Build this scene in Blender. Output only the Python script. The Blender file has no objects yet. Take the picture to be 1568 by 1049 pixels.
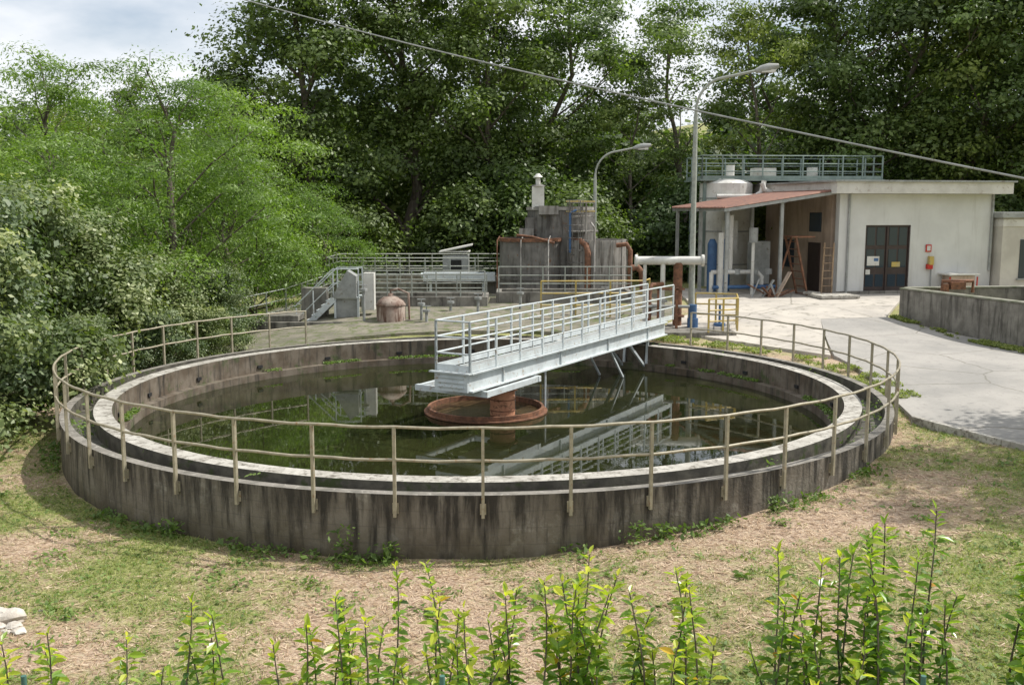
import bpy, math, numpy as np, bmesh
from mathutils import Vector
RNG=np.random.default_rng(7)
TC=np.array([-0.7,22.9]); TR=9.0
# ------------------------------------------------------------------ noise / terrain
def _h(ix,iy,s):
    v=np.sin(ix*127.1+iy*311.7+s*74.7)*43758.5453
    return v-np.floor(v)
def vnoise(x,y,s=0):
    xi=np.floor(x);yi=np.floor(y);fx=x-xi;fy=y-yi
    fx=fx*fx*(3-2*fx);fy=fy*fy*(3-2*fy)
    a=_h(xi,yi,s);b=_h(xi+1,yi,s);c=_h(xi,yi+1,s);d=_h(xi+1,yi+1,s)
    return (a*(1-fx)+b*fx)*(1-fy)+(c*(1-fx)+d*fx)*fy
def fbm(x,y,s=0,o=4):
    r=0;a=.5;t=0
    for i in range(o):
        r=r+a*vnoise(x,y,s+i);t+=a;a*=.5;x=x*2.03+3.1;y=y*2.03+1.7
    return r/t
def ss(a,b,x):
    t=np.clip((np.asarray(x,float)-a)/(b-a),0,1); return t*t*(3-2*t)
def gz(x,y):
    x=np.asarray(x,float);y=np.asarray(y,float)
    a=ss(-2.5,8,x)*.55
    w=.45+.55*ss(-11,-5,x)
    b=(.92-a)*ss(17,27,y)*w
    c=.58*ss(29,39,y)
    r=np.hypot(x,y-20)
    hill=ss(200,700,r)*45*(0.6+0.8*vnoise(x/160,y/160,5))
    return a+b+c+hill
def gzn(x,y):
    return gz(x,y)+(fbm(x*.9,y*.9,11)-.5)*.14+(fbm(x*4,y*4,21,2)-.5)*.03
# ------------------------------------------------------------------ mesh builder
class MB:
    def __init__(s): s.ch=[];s.o=np.zeros(3);s.a=0.0;s.n=0
    def frame(s,o,deg=0): s.o=np.array(o,float);s.a=math.radians(deg);return s
    def add(s,V,faces,m=0,smooth=False,v=None):
        V=np.asarray(V,float).reshape(-1,3)
        c,si=math.cos(s.a),math.sin(s.a)
        W=np.empty_like(V);W[:,0]=V[:,0]*c-V[:,1]*si+s.o[0];W[:,1]=V[:,0]*si+V[:,1]*c+s.o[1];W[:,2]=V[:,2]+s.o[2]
        if isinstance(faces,np.ndarray):
            fl=faces.reshape(-1);sz=np.full(len(faces),faces.shape[1])
        else:
            fl=np.concatenate([np.array(f) for f in faces]);sz=np.array([len(f) for f in faces])
        k=len(sz)
        s.ch.append((W,fl+s.n,sz,np.full(k,m) if np.isscalar(m) else np.array(m),np.full(k,smooth),np.full(k,.5) if v is None else v))
        s.n+=len(W)
    def box(s,c,d,m=0,rz=0):
        x,y,z=[q/2 for q in d]
        V=np.array([[-x,-y,-z],[x,-y,-z],[x,y,-z],[-x,y,-z],[-x,-y,z],[x,-y,z],[x,y,z],[-x,y,z]])
        if rz:
            r=math.radians(rz);V=np.c_[V[:,0]*math.cos(r)-V[:,1]*math.sin(r),V[:,0]*math.sin(r)+V[:,1]*math.cos(r),V[:,2]]
        s.add(V+np.array(c),[(0,3,2,1),(4,5,6,7),(0,1,5,4),(1,2,6,5),(2,3,7,6),(3,0,4,7)],m)
    def beam(s,p,q,w,h,m=0):
        p=Vector(p);q=Vector(q);d=(q-p).normalized()
        up=Vector((0,0,1)) if abs(d.z)<.95 else Vector((0,1,0))
        sd=d.cross(up).normalized();u=sd.cross(d).normalized()
        V=[]
        for e in (p,q):
            for a,b in ((-1,-1),(1,-1),(1,1),(-1,1)):
                V.append(list(e+sd*(a*w/2)+u*(b*h/2)))
        s.add(V,[(0,1,2,3),(7,6,5,4),(0,4,5,1),(1,5,6,2),(2,6,7,3),(3,7,4,0)],m)
    def tube(s,P,r,m=0,seg=8,closed=False):
        P=[Vector(p) for p in P];n=len(P);R=r if hasattr(r,'__len__') else [r]*n
        V=[];prev=None
        for i in range(n):
            if closed: d=(P[(i+1)%n]-P[i-1])
            else: d=P[min(i+1,n-1)]-P[max(i-1,0)]
            d.normalize()
            if prev is None:
                a=Vector((0,0,1)) if abs(d.z)<.9 else Vector((1,0,0))
                u=d.cross(a).normalized()
            else:
                u=(prev-d*prev.dot(d)).normalized()
            prev=u;w=d.cross(u)
            for k in range(seg):
                t=2*math.pi*k/seg
                V.append(list(P[i]+(u*math.cos(t)+w*math.sin(t))*R[i]))
        F=[]
        for i in range(n if closed else n-1):
            j=(i+1)%n
            for k in range(seg):
                l=(k+1)%seg
                F.append((i*seg+k,i*seg+l,j*seg+l,j*seg+k))
        s.add(V,np.array(F),m,True)
        if not closed:
            s.add(V[:seg],[tuple(range(seg))[::-1]],m);s.add(V[-seg:],[tuple(range(seg))],m)
    def rev(s,c,prof,seg,mats,smooth=False):
        t=np.linspace(0,2*math.pi,seg,endpoint=False)
        V=np.concatenate([np.c_[c[0]+r*np.cos(t),c[1]+r*np.sin(t),np.full(seg,z)] for r,z in prof])
        k=np.arange(seg);l=(k+1)%seg;F=[];M=[]
        for i in range(len(prof)-1):
            F.append(np.c_[i*seg+k,i*seg+l,(i+1)*seg+l,(i+1)*seg+k]);M+= [mats if np.isscalar(mats) else mats[i]]*seg
        s.add(V,np.concatenate(F),M,smooth)
    def cyl(s,c,r,z0,z1,m=0,seg=24,r2=None):
        r2=r if r2 is None else r2
        s.rev(c,[(0.001,z0),(r,z0),(r2,z1),(0.001,z1)],seg,m)
    def quads(s,V,m=0,v=None):
        n=len(V)//4;s.add(V,np.arange(n*4).reshape(n,4),m,False,v)
    def rail(s,P,h=1.0,levels=(1,.66,.33),sp=1.2,r=.022,m=0,ends=True,toe=None):
        P=[np.array(p,float) for p in P]
        for l in levels: s.tube([p+[0,0,h*l] for p in P],r,m,6)
        for i in range(len(P)-1):
            L=np.linalg.norm(P[i+1]-P[i]);n=max(1,round(L/sp))
            for k in range(n+1 if i==len(P)-2 else n):
                q=P[i]+(P[i+1]-P[i])*k/n
                s.box(q+[0,0,h/2],(r*2,r*2,h),m)
        if toe is not None:
            for i in range(len(P)-1): s.beam(P[i]+[0,0,.08],P[i+1]+[0,0,.08],.01,.14,toe)
    def mesh(s,name,mats):
        V=np.concatenate([c[0] for c in s.ch]);L=np.concatenate([c[1] for c in s.ch]);S=np.concatenate([c[2] for c in s.ch])
        M=np.concatenate([c[3] for c in s.ch]);SM=np.concatenate([c[4] for c in s.ch]);A=np.concatenate([c[5] for c in s.ch])
        me=bpy.data.meshes.new(name)
        me.vertices.add(len(V));me.vertices.foreach_set('co',V.ravel())
        me.loops.add(len(L));me.loops.foreach_set('vertex_index',L.astype(np.int32))
        me.polygons.add(len(S));st=np.concatenate([[0],np.cumsum(S)[:-1]])
        me.polygons.foreach_set('loop_start',st.astype(np.int32));me.polygons.foreach_set('loop_total',S.astype(np.int32))
        me.polygons.foreach_set('material_index',M.astype(np.int32));me.polygons.foreach_set('use_smooth',SM.astype(bool))
        at=me.attributes.new('v','FLOAT','FACE');at.data.foreach_set('value',A.astype(np.float32))
        me.update(calc_edges=True)
        for x in mats: me.materials.append(x)
        return me
    def obj(s,name,mats,bevel=0):
        o=bpy.data.objects.new(name,s.mesh(name,mats));bpy.context.scene.collection.objects.link(o)
        if bevel:
            b=o.modifiers.new('b','BEVEL');b.width=bevel;b.segments=2;b.limit_method='ANGLE'
        return o
def inst(name,me,loc,sc=1,rz=0,szz=None):
    o=bpy.data.objects.new(name,me);bpy.context.scene.collection.objects.link(o)
    o.location=loc;o.scale=(sc,sc,szz or sc);o.rotation_euler=(0,0,rz);return o
# ------------------------------------------------------------------ materials
def newmat(n):
    m=bpy.data.materials.new(n);m.use_nodes=True;nt=m.node_tree;b=nt.nodes['Principled BSDF'];return m,nt,b
def N(nt,t,**k):
    n=nt.nodes.new(t)
    for a,b in k.items(): setattr(n,a,b)
    return n
def mixc(nt,f,a,b,mode='MIX'):
    n=N(nt,'ShaderNodeMix',data_type='RGBA',blend_type=mode)
    for sock,val in ((n.inputs[0],f),(n.inputs[6],a),(n.inputs[7],b)):
        if hasattr(val,'is_output'): nt.links.new(val,sock)
        else: sock.default_value=(val if not isinstance(val,tuple) else (*val,1)) 
    return n.outputs[2]
def math_(nt,op,a,b=0.0,c=0.0):
    n=N(nt,'ShaderNodeMath',operation=op)
    for i,v in enumerate((a,b,c)):
        if hasattr(v,'is_output'): nt.links.new(v,n.inputs[i])
        else: n.inputs[i].default_value=v
    return n.outputs[0]
def noise(nt,scale,sv=(1,1,1),detail=6,rough=.6,off=0):
    tc=N(nt,'ShaderNodeTexCoord');mp=N(nt,'ShaderNodeMapping');mp.inputs['Scale'].default_value=sv;mp.inputs['Location'].default_value=(off,off*.7,off*.3)
    nt.links.new(tc.outputs['Object'],mp.inputs[0]);n=N(nt,'ShaderNodeTexNoise');n.inputs['Scale'].default_value=scale;n.inputs['Detail'].default_value=detail;n.inputs['Roughness'].default_value=rough
    nt.links.new(mp.outputs[0],n.inputs['Vector']);return n.outputs['Fac']
def ramp(nt,f,a,b):
    n=N(nt,'ShaderNodeMapRange');n.inputs[1].default_value=a;n.inputs[2].default_value=b;nt.links.new(f,n.inputs[0]);return n.outputs[0]
def surf(name,c1,c2,scale=3,lo=.4,hi=.62,streak=None,streakc=(.05,.045,.04),sl=(.5,.7),spots=None,rough=.8,metal=0,bump=.2,bs=30,sv=(1,1,1),ztop=None,crack=None,base=None):
    m,nt,b=newmat(name)
    col=mixc(nt,ramp(nt,noise(nt,scale,sv),lo,hi),c1,c2)
    if spots: col=mixc(nt,ramp(nt,noise(nt,spots[0],(1,1,1),5,.7,13),spots[1],spots[2]),col,spots[3])
    if streak:
        f=noise(nt,streak,(1,1,.12),5,.65,7)
        if ztop:
            tc=N(nt,'ShaderNodeTexCoord');sx=N(nt,'ShaderNodeSeparateXYZ');nt.links.new(tc.outputs['Object'],sx.inputs[0])
            zz=ramp(nt,sx.outputs[2],ztop[0],ztop[1]);f=math_(nt,'MULTIPLY_ADD',zz,ztop[2],f)
        col=mixc(nt,ramp(nt,f,sl[0],sl[1]),col,streakc)
    if base:
        tc=N(nt,'ShaderNodeTexCoord');sx=N(nt,'ShaderNodeSeparateXYZ');nt.links.new(tc.outputs['Object'],sx.inputs[0])
        zb=math_(nt,'ADD',sx.outputs[2],math_(nt,'MULTIPLY_ADD',noise(nt,2.5,off=21),-1.1,.55))
        col=mixc(nt,ramp(nt,zb,base[1],base[0]),col,mixc(nt,1.0,col,base[2],'MULTIPLY'))
        # formwork joints
        w=N(nt,'ShaderNodeMath',operation='FRACT');nt.links.new(math_(nt,'MULTIPLY',sx.outputs[2],4.0),w.inputs[0])
        col=mixc(nt,math_(nt,'MULTIPLY',ramp(nt,w.outputs[0],.07,.02),.35),col,(.05,.045,.04))
    if crack:
        tc=N(nt,'ShaderNodeTexCoord');vo=N(nt,'ShaderNodeTexVoronoi',feature='DISTANCE_TO_EDGE');vo.inputs['Scale'].default_value=crack
        dn=N(nt,'ShaderNodeTexNoise');dn.inputs['Scale'].default_value=2;dn.inputs['Detail'].default_value=6
        nt.links.new(tc.outputs['Object'],dn.inputs['Vector']);v2=mixc(nt,.18,tc.outputs['Object'],dn.outputs['Color']);nt.links.new(v2,vo.inputs['Vector'])
        col=mixc(nt,math_(nt,'MULTIPLY',ramp(nt,vo.outputs['Distance'],.009,.002),.6),col,(.12,.11,.08))
    nt.links.new(col,b.inputs['Base Color']);b.inputs['Roughness'].default_value=rough;b.inputs['Metallic'].default_value=metal
    if bump:
        bp=N(nt,'ShaderNodeBump');bp.inputs['Strength'].default_value=bump;bp.inputs['Distance'].default_value=.02
        nt.links.new(noise(nt,bs),bp.inputs['Height']);nt.links.new(bp.outputs[0],b.inputs['Normal'])
    return m
def leafmat(name,dark,mid,light,trans=.3,rough=.5,tint=(.95,1.1,.35),var=.5):
    m,nt,b=newmat(name)
    at=N(nt,'ShaderNodeAttribute',attribute_name='v');cr=N(nt,'ShaderNodeValToRGB')
    e=cr.color_ramp.elements;e[0].color=(*dark,1);e[1].color=(*light,1);k=e.new(.5);k.color=(*mid,1)
    nt.links.new(at.outputs['Fac'],cr.inputs[0]);col=cr.outputs[0]
    if var:
        oi=N(nt,'ShaderNodeObjectInfo')
        r=math_(nt,'FRACT',math_(nt,'MULTIPLY',oi.outputs['Random'],7.3))
        col=mixc(nt,r,mixc(nt,1.0,col,(.80,.85,1.0),'MULTIPLY'),mixc(nt,1.0,col,(1+var*.8,1+var*.45,.9),'MULTIPLY'))
    nt.links.new(col,b.inputs['Base Color']);b.inputs['Roughness'].default_value=rough
    tr=N(nt,'ShaderNodeBsdfTranslucent');g=mixc(nt,1.0,col,tuple(q*1.7 for q in tint),'MULTIPLY');nt.links.new(g,tr.inputs[0])
    mx=N(nt,'ShaderNodeMixShader');mx.inputs[0].default_value=trans
    nt.links.new(b.outputs[0],mx.inputs[1]);nt.links.new(tr.outputs[0],mx.inputs[2])
    nt.links.new(mx.outputs[0],nt.nodes['Material Output'].inputs[0]);return m
M_wall=surf('grimy_concrete',(.135,.115,.09),(.215,.19,.155),1.1,.35,.65,streak=6.5,streakc=(.034,.029,.023),sl=(.50,.70),spots=(1.9,.58,.70,(.31,.29,.25)),bump=.7,bs=16,ztop=(.2,1.0,.15),base=(0.0,.55,(.55,.52,.40)))
M_otop=surf('weathered_coping',(.24,.22,.19),(.14,.13,.11),3,spots=(8,.56,.68,(.35,.33,.29)),bump=.4,bs=40)
M_rim=surf('pale_concrete',(.47,.45,.40),(.33,.31,.27),2.5,spots=(7,.50,.64,(.14,.125,.10)),bump=.5,bs=40)
M_gut=surf('wet_channel_concrete',(.06,.055,.045),(.13,.12,.095),4,spots=(3,.55,.65,(.05,.07,.02)),rough=.6)
M_inn=surf('algae_wall',(.10,.075,.05),(.18,.15,.115),2,streak=6,streakc=(.03,.026,.02),spots=(1.5,.55,.66,(.06,.08,.025)))
M_dark=surf('dark_concrete',(.15,.14,.12),(.25,.235,.205),2,streak=5,streakc=(.055,.05,.043),sl=(.5,.68),bump=.4)
M_rail=surf('galvanised_rail',(.38,.34,.25),(.28,.25,.18),8,spots=(12,.58,.7,(.26,.15,.07)),rough=.5,metal=.1,bump=0)
M_grail=surf('greyish_rail',(.36,.38,.34),(.27,.29,.26),8,spots=(12,.6,.7,(.26,.19,.12)),rough=.5,bump=0)
M_railb=surf('bridge_paint',(.60,.65,.66),(.49,.53,.54),3,spots=(9,.58,.69,(.32,.24,.16)),rough=.45,bump=.05)
M_yel=surf('yellow_paint',(.50,.36,.08),(.42,.34,.15),6,spots=(14,.6,.7,(.2,.1,.04)),rough=.5,bump=0)
M_rust=surf('rust',(.14,.065,.035),(.26,.12,.065),5,spots=(13,.5,.68,(.07,.04,.028)),bump=.4)
M_steel=surf('dark_stained_tank',(.125,.12,.11),(.20,.19,.175),2,streak=7,streakc=(.055,.048,.042),sl=(.48,.7),spots=(5,.6,.68,(.16,.085,.045)),bump=.3)
M_lsteel=surf('light_stained_tank',(.36,.34,.31),(.25,.24,.22),2,streak=6,streakc=(.10,.085,.07),sl=(.48,.66),bump=.2)
M_white=surf('white_paint',(.66,.65,.61),(.54,.53,.49),2,spots=(5,.58,.72,(.33,.28,.22)),rough=.6,bump=.05)
M_grey=surf('grey_paint',(.33,.34,.33),(.24,.25,.24),3,spots=(7,.6,.7,(.15,.12,.09)),rough=.55,bump=.05)
M_black=surf('black_fill',(.012,.012,.012),(.02,.02,.02),5,bump=0)
M_blue=surf('blue_paint',(.04,.10,.22),(.06,.14,.28),5,rough=.5,bump=0)
M_red=surf('red_paint',(.45,.03,.02),(.5,.05,.03),5,bump=0)
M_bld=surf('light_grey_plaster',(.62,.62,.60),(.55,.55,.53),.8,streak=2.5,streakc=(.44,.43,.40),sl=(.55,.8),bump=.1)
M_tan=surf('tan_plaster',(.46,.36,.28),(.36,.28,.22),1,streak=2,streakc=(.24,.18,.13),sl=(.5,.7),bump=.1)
M_fas=surf('roof_fascia',(.62,.60,.56),(.50,.48,.44),1.5,spots=(4,.58,.7,(.34,.28,.24)),bump=.05)
M_can=surf('rusty_roof_sheet',(.28,.135,.09),(.20,.095,.07),3,spots=(6,.52,.7,(.14,.09,.07)),rough=.7)
M_glass,nt,b=newmat('door_glass');b.inputs['Base Color'].default_value=(.03,.045,.06,1);b.inputs['Roughness'].default_value=.08
M_door=surf('dark_brown_door',(.035,.022,.02),(.05,.032,.03),4,rough=.4,bump=0)
M_bark=surf('bark',(.07,.055,.04),(.15,.13,.10),6,bump=.6,sv=(1,1,.3))
M_water,nt,b=newmat('murky_water')
c=mixc(nt,ramp(nt,noise(nt,.35),.4,.65),(.011,.013,.005),(.026,.029,.010))
c=mixc(nt,ramp(nt,noise(nt,2.2,detail=8,off=4),.62,.70),c,(.045,.05,.02))
nt.links.new(c,b.inputs['Base Color']);b.inputs['Roughness'].default_value=.0;b.inputs['IOR'].default_value=1.42
bp=N(nt,'ShaderNodeBump');bp.inputs['Strength'].default_value=.03;bp.inputs['Distance'].default_value=.02;nt.links.new(noise(nt,3.5,detail=3),bp.inputs['Height']);nt.links.new(bp.outputs[0],b.inputs['Normal'])
M_road=surf('worn_asphalt',(.27,.26,.24),(.36,.34,.31),.5,spots=(7,.55,.75,(.21,.20,.185)),bump=.3,bs=60,rough=.9,crack=.35)
M_yard=surf('pale_concrete_yard',(.50,.46,.40),(.39,.36,.32),.6,spots=(2.5,.54,.66,(.26,.24,.20)),bump=.3,bs=40,rough=.9,crack=.3)
M_grav=surf('dirty_hardstanding',(.24,.215,.17),(.15,.14,.105),1.5,spots=(3,.5,.6,(.11,.13,.05)),bump=.6,bs=30,rough=.95)
# ground
M_gr,nt,b=newmat('dry_grass_ground')
at=N(nt,'ShaderNodeAttribute',attribute_name='green')
fine=noise(nt,5,detail=9,rough=.8)
dry=mixc(nt,ramp(nt,fine,.35,.66),(.28,.185,.12),(.56,.42,.31))
dry=mixc(nt,ramp(nt,noise(nt,28,detail=4,off=5),.48,.68),dry,(.62,.51,.37))
dry=mixc(nt,ramp(nt,noise(nt,11,detail=6,off=15),.55,.68),dry,(.19,.12,.08))
grn=mixc(nt,ramp(nt,noise(nt,14,detail=6,off=9),.35,.65),(.14,.155,.045),(.36,.36,.14))
mm=math_(nt,'MULTIPLY_ADD',fine,1.7,-.85);f_=math_(nt,'ADD',at.outputs['Fac'],mm)
c=mixc(nt,ramp(nt,f_,.30,.66),dry,grn);nt.links.new(c,b.inputs['Base Color']);b.inputs['Roughness'].default_value=.95
bp=N(nt,'ShaderNodeBump');bp.inputs['Strength'].default_value=.9;bp.inputs['Distance'].default_value=.05;nt.links.new(noise(nt,16,detail=8,rough=.7),bp.inputs['Height']);nt.links.new(bp.outputs[0],b.inputs['Normal'])
L_dark=leafmat('leaf_dark',(.042,.07,.02),(.095,.148,.038),(.18,.245,.07))
L_mid=leafmat('leaf_mid',(.07,.11,.03),(.145,.21,.05),(.25,.32,.09))
L_loc=leafmat('leaf_locust',(.075,.13,.028),(.15,.24,.05),(.24,.345,.08),.35,var=.15)
L_shr=leafmat('leaf_shrub',(.06,.095,.035),(.14,.19,.075),(.38,.42,.24),.25,var=.15)
L_lau=leafmat('leaf_laurel',(.05,.11,.018),(.17,.29,.035),(.56,.55,.07),.4,rough=.3,var=0)
L_gra=leafmat('grass_blade',(.12,.15,.04),(.25,.29,.085),(.42,.43,.17),.3,rough=.7,var=0)
L_weed=leafmat('weed_leaf',(.05,.09,.018),(.12,.19,.04),(.20,.28,.07),.3,rough=.6,var=0)
L_str=leafmat('straw',(.22,.135,.08),(.44,.32,.20),(.66,.54,.39),.15,rough=.8,tint=(1,.9,.7),var=0)
L_org=leafmat('old_leaf',(.35,.16,.02),(.5,.28,.02),(.55,.42,.04),.3,var=0)
# ------------------------------------------------------------------ leaves
def unit(a): return a/np.maximum(np.linalg.norm(a,axis=1,keepdims=True),1e-6)
def leafquads(C,size,asp,rng,up=.5,droop=0,jit=.35,out=None):
    n=len(C);a=unit(rng.normal(size=(n,3))+[0,0,-droop])
    nn=rng.normal(size=(n,3))+[0,0,up*1.5]
    if out is not None: nn=nn*.55+out*1.1
    nn=unit(nn)
    sd=unit(np.cross(a,nn));a=unit(np.cross(nn,sd));L=(size*(1+jit*rng.normal(size=n)).clip(.4,2))[:,None]
    W=L*asp
    V=np.empty((n,4,3));V[:,0]=C-a*L/2;V[:,1]=C+sd*W/2-a*L*.05;V[:,2]=C+a*L/2;V[:,3]=C-sd*W/2-a*L*.05
    return V.reshape(-1,3)
def tree_mesh(name,seed,H,R,base,lobes,cpl,per,ls,asp,leaf,cl=1.0,up=.5,droop=0,trunk=.25,lean=.03,flat=.6,lobe=(.22,.42),spread=(.35,1.0)):
    rng=np.random.default_rng(seed);mb=MB()
    tp=[];x=y=0
    for i in range(8):
        f=i/7;tp.append((x,y,f*H*.9-.3));x+=rng.normal()*H*lean;y+=rng.normal()*H*lean
    tr=[trunk*(1-.88*(i/7))+.02 for i in range(8)]
    mb.tube(tp,tr,0,8);tp=np.array(tp)
    C=[];A=[];O=[]
    for i in range(lobes):
        f=(i+.5)/lobes;z=base+(H-base)*(.04+.9*f);
        env=R*max(.12,math.sin(math.pi*min(.98,.22+.74*f)))**.8
        t=i*2.4+rng.uniform(-.6,.6);rr=env*rng.uniform(*spread)
        k=np.array([np.interp(z,tp[:,2],tp[:,0]),np.interp(z,tp[:,2],tp[:,1])])
        c=np.array([k[0]+rr*math.cos(t),k[1]+rr*math.sin(t),z]);s=R*rng.uniform(*lobe)
        z0=max(base*.6,z-rr*.7-rng.uniform(.3,1));a=np.array([np.interp(z0,tp[:,2],tp[:,0]),np.interp(z0,tp[:,2],tp[:,1]),z0])
        mid=(a+c)/2+rng.normal(size=3)*.25+[0,0,.2]
        r0=trunk*.38*(1-.5*f)
        mb.tube([a,mid,c],[r0,r0*.65,r0*.3],0,6)
        tone=rng.uniform(-.17,.17)
        n_=max(3,int(cpl*(s/(R*.32))**2))
        for q in range(n_):
            d=unit(rng.normal(size=(1,3))+[0,0,.15])[0];rad=rng.uniform(.5,1.08)
            p=c+d*s*rad*np.array([1.1,1.1,.75])
            if q%3==0: mb.tube([mid*.3+c*.7,c*.5+p*.5+rng.normal(size=3)*.1,p],[r0*.3,r0*.18,.012],0,4)
            kk=int(per*rng.uniform(.5,1.5));sg=cl*rng.uniform(.55,1.3)
            g=rng.normal(size=(kk,3))*[sg*.42,sg*.42,sg*.42*flat]
            if droop: g[:,2]-= (g[:,0]**2+g[:,1]**2)*droop
            C.append(p+g);O.append(unit(g/[1,1,flat]+d*.5*sg)+[0,0,.25])
            A.append(np.clip(.45+tone+rng.normal()*.15+rng.normal(size=kk)*.15,0,1))
    C=np.concatenate(C);A=np.concatenate(A);O=np.concatenate(O)
    ok=C[:,2]>.08;C=C[ok];A=A[ok];O=O[ok]
    mb.quads(leafquads(C,ls,asp,rng,up,droop,out=O),1,A)
    return mb.mesh(name,[M_bark,leaf])
T=dict(
 dA=tree_mesh('tA',1,20,5.2,3,24,9,190,.22,.6,L_dark,1.7,trunk=.36,flat=.5),
 dB=tree_mesh('tB',2,20,4.4,4,20,9,190,.22,.6,L_dark,1.6,trunk=.3,flat=.5),
 mA=tree_mesh('tC',3,18,4.4,3,20,9,180,.20,.55,L_mid,1.5,trunk=.26,flat=.45),
 mB=tree_mesh('tD',4,17,3.4,5,14,7,140,.19,.5,L_mid,1.3,trunk=.2,lean=.02,flat=.45),
 far=tree_mesh('tI',14,18,4.6,3,18,7,80,.34,.6,L_dark,1.7,trunk=.3,flat=.5),
 loc=tree_mesh('tE',5,10,4.2,1.2,26,10,190,.13,.34,L_loc,1.5,up=1.2,droop=.35,trunk=.2,flat=.22,lobe=(.2,.36)),
 loc2=tree_mesh('tF',8,9,3.8,.9,22,10,190,.13,.34,L_loc,1.4,up=1.2,droop=.35,trunk=.16,flat=.22,lobe=(.2,.36)),
 bush=tree_mesh('tG',6,4.5,2.4,.2,16,9,190,.11,.62,L_shr,.75,trunk=.08,flat=.7),
 bdark=tree_mesh('tH',9,5.5,3.2,.1,14,8,110,.22,.6,L_dark,1.3,trunk=.1),
 bfar=tree_mesh('tJ',19,5.5,3.4,.1,12,6,60,.34,.65,L_dark,1.5,trunk=.1),
)
def put(nm,k,x,y,h,H0,rz=None):
    s=h/H0;inst(nm,T[k],(x,y,float(gz(x,y))-.1),s*RNG.uniform(.95,1.12),RNG.uniform(0,6.28) if rz is None else rz,s)
for x,y,h,k in [(-27,50,9.5,'mA'),(-22.5,52,9.5,'mA'),(-18,50,10.5,'dB'),(-14.3,52,11.5,'mA'),(-9.6,51,17.5,'dA'),(-5.2,53,19,'dA'),(-.8,52,18,'dB'),(2.8,54,17,'mA'),
 (6.2,53,10.5,'mB'),(9.3,55,15.5,'mB'),(13.2,53,14.5,'mB'),(16.6,54,18.5,'dA'),(20.6,52,19,'mA'),(24.2,54,20,'dB'),(27.8,51,20,'dA'),(32,53,20,'dB'),(-32,52,11,'mA'),
 (36,50,20,'dA'),(-37,48,11,'dB')]:
    put({'d':'oak_tree','m':'ash_tree'}[k[0]],k,x,y,h,{'dA':20,'dB':20,'mA':18,'mB':17}[k])
for i,x in enumerate(np.arange(-41,46,6)):
    y=63+RNG.uniform(-2,3);h=10.5 if x<-13 else (10 if 3<x<15 else RNG.uniform(13,17))
    put('oak_tree','far',x+RNG.uniform(-1,1),y,h,18)
for x in np.arange(-29,34,4.2):
    put('understory_bush','bdark',x+RNG.uniform(-1,1),48.5+RNG.uniform(-1,2.5),RNG.uniform(3.2,5.5),5.5)
for x in np.arange(-40,44,5.2):
    put('understory_bush','bfar',x+RNG.uniform(-1,1),58+RNG.uniform(-1,2.5),RNG.uniform(5.5,8),5.5)
for x in np.arange(-56,58,7.0):
    put('understory_bush','bfar',x+RNG.uniform(-1,1),74+RNG.uniform(-1,2.5),RNG.uniform(8.5,11),5.5)
for x,y,h,k in [(-9.4,37,6.9,'loc2'),(-11.8,34.5,9.4,'loc'),(-15.8,35,9.8,'loc'),(-20,36,9.2,'loc'),(-13.6,31,7.2,'loc2'),(-17.6,30.5,7.8,'loc2'),(-12.4,40,9.3,'loc2'),(-8.6,41.5,5.2,'loc2')]:
    put('locust_tree',k,x,y,h,{'loc':10,'loc2':9}[k])
for x,y,h in [(-12.6,20.5,4.6),(-12.4,22.8,5.2),(-13.4,25.8,5.4),(-12.2,28.4,4.6),(-10.8,30.5,3.2),(-15.6,22,5.6),(-13.2,18.3,3.6),(-9.7,32.6,2.6),(-10.9,25.6,2.0),(-10.3,27.8,1.9),(-9.5,29.9,1.7)]:
    put('hedge_shrub','bush',x,y,h,4.5)
put('ash_tree','mA',17.2,17.6,13.5,18)
# ------------------------------------------------------------------ ground
seg=512
rad=np.concatenate([[8.9,9.02],np.arange(9.2,20,.2),np.geomspace(20,60,70),np.geomspace(63,1800,40)])
t=np.linspace(0,2*math.pi,seg,endpoint=False)
X=TC[0]+rad[:,None]*np.cos(t);Y=TC[1]+rad[:,None]*np.sin(t)
def greenf(x,y):
    g=.50+(fbm(x*.55,y*.55,31,5)-.5)*.95
    g=g+.16*ss(22,14,y)*ss(5,11,x)+.10*ss(9.9,9.1,np.hypot(x-TC[0],y-TC[1]))*ss(2,-2,x)+.2*ss(26,34,y)
    g=g-.14*ss(12.0,14.5,y)*ss(1,4,x)*ss(9,5,x)
    return g
Z=gzn(X,Y)
k=np.arange(seg);l=(k+1)%seg;F=np.concatenate([np.c_[i*seg+k,(i+1)*seg+k,(i+1)*seg+l,i*seg+l] for i in range(len(rad)-1)])
mb=MB();mb.add(np.c_[X.ravel(),Y.ravel(),Z.ravel()],F,0,True)
g=mb.obj('ground',[M_gr]);a=g.data.attributes.new('green','FLOAT','POINT');a.data.foreach_set('value',greenf(X,Y).ravel().astype(np.float32))
def inpoly(x,y,P):
    r=np.zeros(np.shape(x),bool)
    for i in range(len(P)):
        x1,y1=P[i];x2,y2=P[i-1]
        r^=((y1>y)!=(y2>y))&(x<(x2-x1)*(y-y1)/(y2-y1+1e-9)+x1)
    return r
ROAD=[(8.4,20.4),(13.2,12),(15.4,12),(15.2,29),(13.0,34.4),(10.6,34.0),(9.0,27.5),(8.9,24.5)]
YARD=[(8.9,27.5),(10.6,34.0),(13.0,34.4),(15.4,39),(24,41),(24,43.5),(13,43.5),(7.0,43.5),(6.6,35.5),(5.2,33.2),(5.6,31.6),(7.2,29.9)]
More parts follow.
